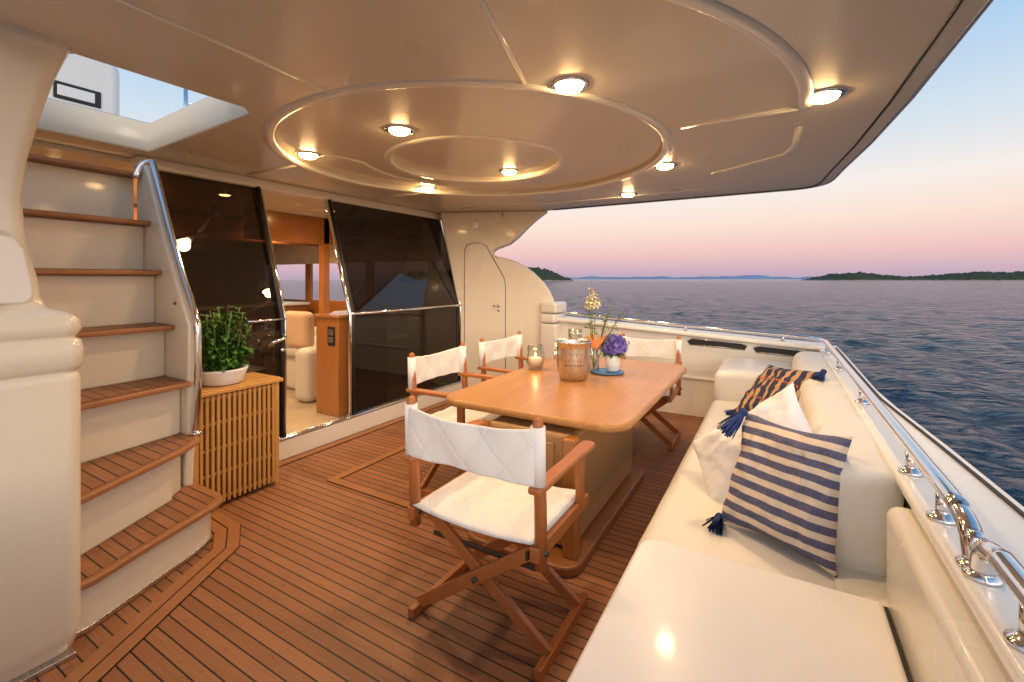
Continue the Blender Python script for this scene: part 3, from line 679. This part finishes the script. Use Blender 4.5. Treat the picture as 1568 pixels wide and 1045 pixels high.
for a,b_ in((-.80,-.28),(-.18,.20)):
    z=.80-.057*((a+b_)/2)-.05
    s.append(plate('fairlead',[(a,z-.02),(b_,z-.035),(b_+.02,z),(b_-.02,z+.022),(a+.03,z+.04),(a-.02,z+.015)],(0,5.12,0),(1,0,0),(0,0,1),.004,dark,.0))
    s.append(tube('fairlead_rim',[(a,5.115,z-.022),(b_,5.115,z-.038),(b_+.022,5.115,z),(b_-.02,5.115,z+.024),(a+.03,5.115,z+.042),(a-.022,5.115,z+.015)],.007,chrome,8,closed=True))
group('side_bulwark',s)
group('side_bulwark',[box('bulwark_panel',-2.3,.35,-.30,-.12,0,.80,gelw,.03)])
# ------------------------------------------------------------------ sea
nr=860
rr=np.concatenate([[.5],np.geomspace(1.6,16000,nr)]);ds=np.gradient(rr)
an=np.concatenate([np.linspace(math.radians(20),math.radians(135),640,endpoint=False),np.linspace(math.radians(135),math.radians(380),150,endpoint=False)])
na=len(an);da=np.abs(np.gradient(np.concatenate([an,[an[0]+2*np.pi]])))[:-1];da[-1]=da[-2]
RR,AA=np.meshgrid(rr,an,indexing='ij');X=RR*np.cos(AA);Y=1+RR*np.sin(AA);Z=np.zeros_like(X)
DS=np.maximum(np.repeat(ds[:,None],na,1),RR*da[None,:])
nw=64
for k in range(nw):
    lam=.38*(18**(k/(nw-1)));th=math.radians(235)+rng.normal(0,.75);a=.0075*lam*(1 if lam<1.3 else (1.3/lam)**1.15)*rng.uniform(.6,1.3)
    kk=2*np.pi/lam;ph=rng.uniform(0,6.28)
    s_=np.sin(kk*(X*math.cos(th)+Y*math.sin(th))+ph)
    Z+=a*s_*np.exp(-(kk*DS/2.6)**2)
Z=Z+1.2*np.maximum(Z,0)**2
Z-=1.34
verts=np.stack([X,Y,Z],-1).reshape(-1,3)
idx=np.arange((nr+1)*na).reshape(nr+1,na)
q=np.stack([idx[:-1],idx[1:],np.roll(idx,-1,1)[1:],np.roll(idx,-1,1)[:-1]],-1).reshape(-1,4)
me=D.meshes.new('sea');me.vertices.add(len(verts));me.vertices.foreach_set('co',verts.ravel())
me.loops.add(q.size);me.loops.foreach_set('vertex_index',q.ravel().astype(np.int32))
me.polygons.add(len(q));me.polygons.foreach_set('loop_start',(np.arange(len(q))*4).astype(np.int32));me.polygons.foreach_set('loop_total',np.full(len(q),4,np.int32))
me.polygons.foreach_set('use_smooth',np.ones(len(q),bool));me.update(calc_edges=True);me.validate()
sea=link(D.objects.new('sea',me))
if me.polygons[5].normal.z<0: me.flip_normals()
m,nt,p=newmat('sea_water')
p.inputs['Base Color'].default_value=(.016,.048,.082,1);p.inputs['Roughness'].default_value=.14;p.inputs['IOR'].default_value=1.33
co=objco(nt,(1,1.5,1),True);h=mth(nt,'ADD',noise(nt,2.2,5,co,.4),mth(nt,'MULTIPLY',noise(nt,.45,4,co,.3),2.4))
bump(nt,p,h,1.0,.42);me.materials.append(m)
# ------------------------------------------------------------------ islands
landm,nt,p=newmat('island_scrub')
pos=nt.nodes.new('ShaderNodeNewGeometry').outputs['Position'];sp_=nt.nodes.new('ShaderNodeSeparateXYZ');nt.links.new(pos,sp_.inputs[0])
g=noise(nt,.12,6,pos);c1=mixc(nt,g,(.02,.035,.015),(.075,.085,.035))
shore=mth(nt,'LESS_THAN',mth(nt,'ADD',sp_.outputs[2],mth(nt,'MULTIPLY',noise(nt,.08,3,pos),3)),1.6)
nt.links.new(mixc(nt,shore,c1,(.36,.29,.23)),p.inputs['Base Color']);p.inputs['Roughness'].default_value=1
hazem=pm('hazed_mountain',(.24,.32,.46),1,var=.08,ns=.002)  # aerial haze painted into the mountains' base colour as a bluish tint
c30,s30=math.cos(math.radians(30.2)),math.sin(math.radians(30.2))
def W2(px_,d):
    r=(px_-784)/697*d;return Vector((r*c30-d*s30,r*s30+d*c30))
def island(name,p0,p1,d0,d1,hfun,depth,mat,nu=260,nv=26,bumpy=2.5,seed=0):
    a=W2(p0,d0);b_=W2(p1,d1);e=(b_-a);n_=Vector((-e.y,e.x)).normalized()
    if n_.dot(a)<0: n_=-n_
    v=[];f=[]
    for i in range(nu+1):
        t=i/nu
        for j in range(nv+1):
            w_=j/nv;q=a+e*t+n_*w_*depth
            q2=q+n_*(mnoise.noise(Vector((t*12+seed,w_*2,0)))*depth*.06)
            prof=math.sin(math.pi*w_)**.6
            hh=hfun(t)*prof*(1+.25*mnoise.noise(Vector((t*6+seed,w_*3,2))))
            hh+=bumpy*abs(mnoise.noise(Vector((q.x*.11,q.y*.11,seed))))*min(1,hh/3 if hh>0 else 0)*1.4
            v.append((q2.x,q2.y,-1.6+hh))
    for i in range(nu):
        for j in range(nv): k=i*(nv+1)+j;f.append((k,k+1,k+nv+2,k+nv+1))
    return mk(name,v,f,mat,smooth=True)
def hump(t,pts): return float(np.interp(t,[q[0] for q in pts],[q[1] for q in pts]))
island('island',1268,1750,900,800,lambda t:hump(t,[(0,0),(.03,4),(.10,14),(.17,15),(.27,9),(.38,5.5),(.5,11),(.62,14),(.8,16),(1,12)]),160,landm,420,26,4.5,3)
island('island',640,884,480,560,lambda t:hump(t,[(0,8),(.3,12),(.6,16),(.8,17),(.92,15),(.97,6),(1,0)]),120,landm,300,26,4.5,9)
island('distant_mountains',780,1420,9000,9000,lambda t:95*(.6+.5*mnoise.noise(Vector((t*9,0,1)))+.35*mnoise.noise(Vector((t*27,3,1)))),900,hazem,300,12,0,1)
island('island',2600,-700,-1500,-1500,lambda t:hump(t,[(0,0),(.2,30),(.5,45),(.8,25),(1,0)]),300,landm,200,14,6,5)
# ------------------------------------------------------------------ world
Wd=D.worlds.new('World');S.world=Wd;Wd.use_nodes=True;nt=Wd.node_tree;bg=nt.nodes['Background']
tc=nt.nodes.new('ShaderNodeTexCoord').outputs['Generated'];sx=nt.nodes.new('ShaderNodeSeparateXYZ');nt.links.new(tc,sx.inputs[0])
rp=nt.nodes.new('ShaderNodeValToRGB');nt.links.new(mth(nt,'MAXIMUM',sx.outputs[2],0),rp.inputs[0])
els=[(0,(.46,.37,.50)),(.02,(.60,.42,.52)),(.055,(.82,.52,.53)),(.11,(.93,.71,.62)),(.17,(.90,.81,.77)),(.25,(.68,.75,.82)),(.38,(.42,.62,.84)),(.6,(.22,.42,.70)),(1,(.14,.28,.54))]
cr=rp.color_ramp
while len(cr.elements)<len(els): cr.elements.new(.5)
for e,(po,cc) in zip(cr.elements,els): e.position=po;e.color=(*cc,1)
sunaz=Vector((.72,-1,0)).normalized()
dt=mth(nt,'ADD',mth(nt,'MULTIPLY',sx.outputs[0],sunaz.x),mth(nt,'MULTIPLY',sx.outputs[1],sunaz.y))
gf=mth(nt,'POWER',mth(nt,'MAXIMUM',dt,0),1.6)
gf=mth(nt,'MULTIPLY',gf,mth(nt,'POWER',mth(nt,'SUBTRACT',1,mth(nt,'MAXIMUM',sx.outputs[2],0)),2.2))
warm=mixc(nt,gf,(0,0,0),(2.7,2.25,1.75))
ad=nt.nodes.new('ShaderNodeMix');ad.data_type='RGBA';ad.blend_type='ADD';ad.inputs[0].default_value=1;nt.links.new(rp.outputs[0],ad.inputs[6]);nt.links.new(warm,ad.inputs[7])
nt.links.new(ad.outputs[2],bg.inputs[0]);bg.inputs[1].default_value=1.0
sky=nt.nodes.new('ShaderNodeTexSky');sky.sky_type='NISHITA';sky.sun_disc=False;sky.sun_elevation=math.radians(4);sky.sun_rotation=math.atan2(sunaz.x,sunaz.y)
bg2=nt.nodes.new('ShaderNodeBackground');nt.links.new(sky.outputs[0],bg2.inputs[0]);bg2.inputs[1].default_value=.02
ads=nt.nodes.new('ShaderNodeAddShader');nt.links.new(bg.outputs[0],ads.inputs[0]);nt.links.new(bg2.outputs[0],ads.inputs[1]);nt.links.new(ads.outputs[0],nt.nodes['World Output'].inputs[0])
sl=D.lights.new('sun','SUN');sl.energy=.75;sl.angle=math.radians(24);sl.color=(1,.86,.72);so=link(D.objects.new('sun',sl))
el=math.radians(9);dv=Vector((sunaz.x*math.cos(el),sunaz.y*math.cos(el),math.sin(el)));so.rotation_euler=dv.to_track_quat('Z','Y').to_euler()
# ------------------------------------------------------------------ camera
cam=D.cameras.new('camera');co_=link(D.objects.new('camera',cam));co_.location=(0,0,1.45);co_.rotation_euler=(math.radians(90),0,math.radians(30.2))
cam.lens=16;cam.sensor_width=36;cam.shift_y=-.0603;cam.clip_start=.02;cam.clip_end=40000
S.camera=co_
S.view_settings.view_transform='Standard';S.view_settings.look='None';S.view_settings.exposure=0
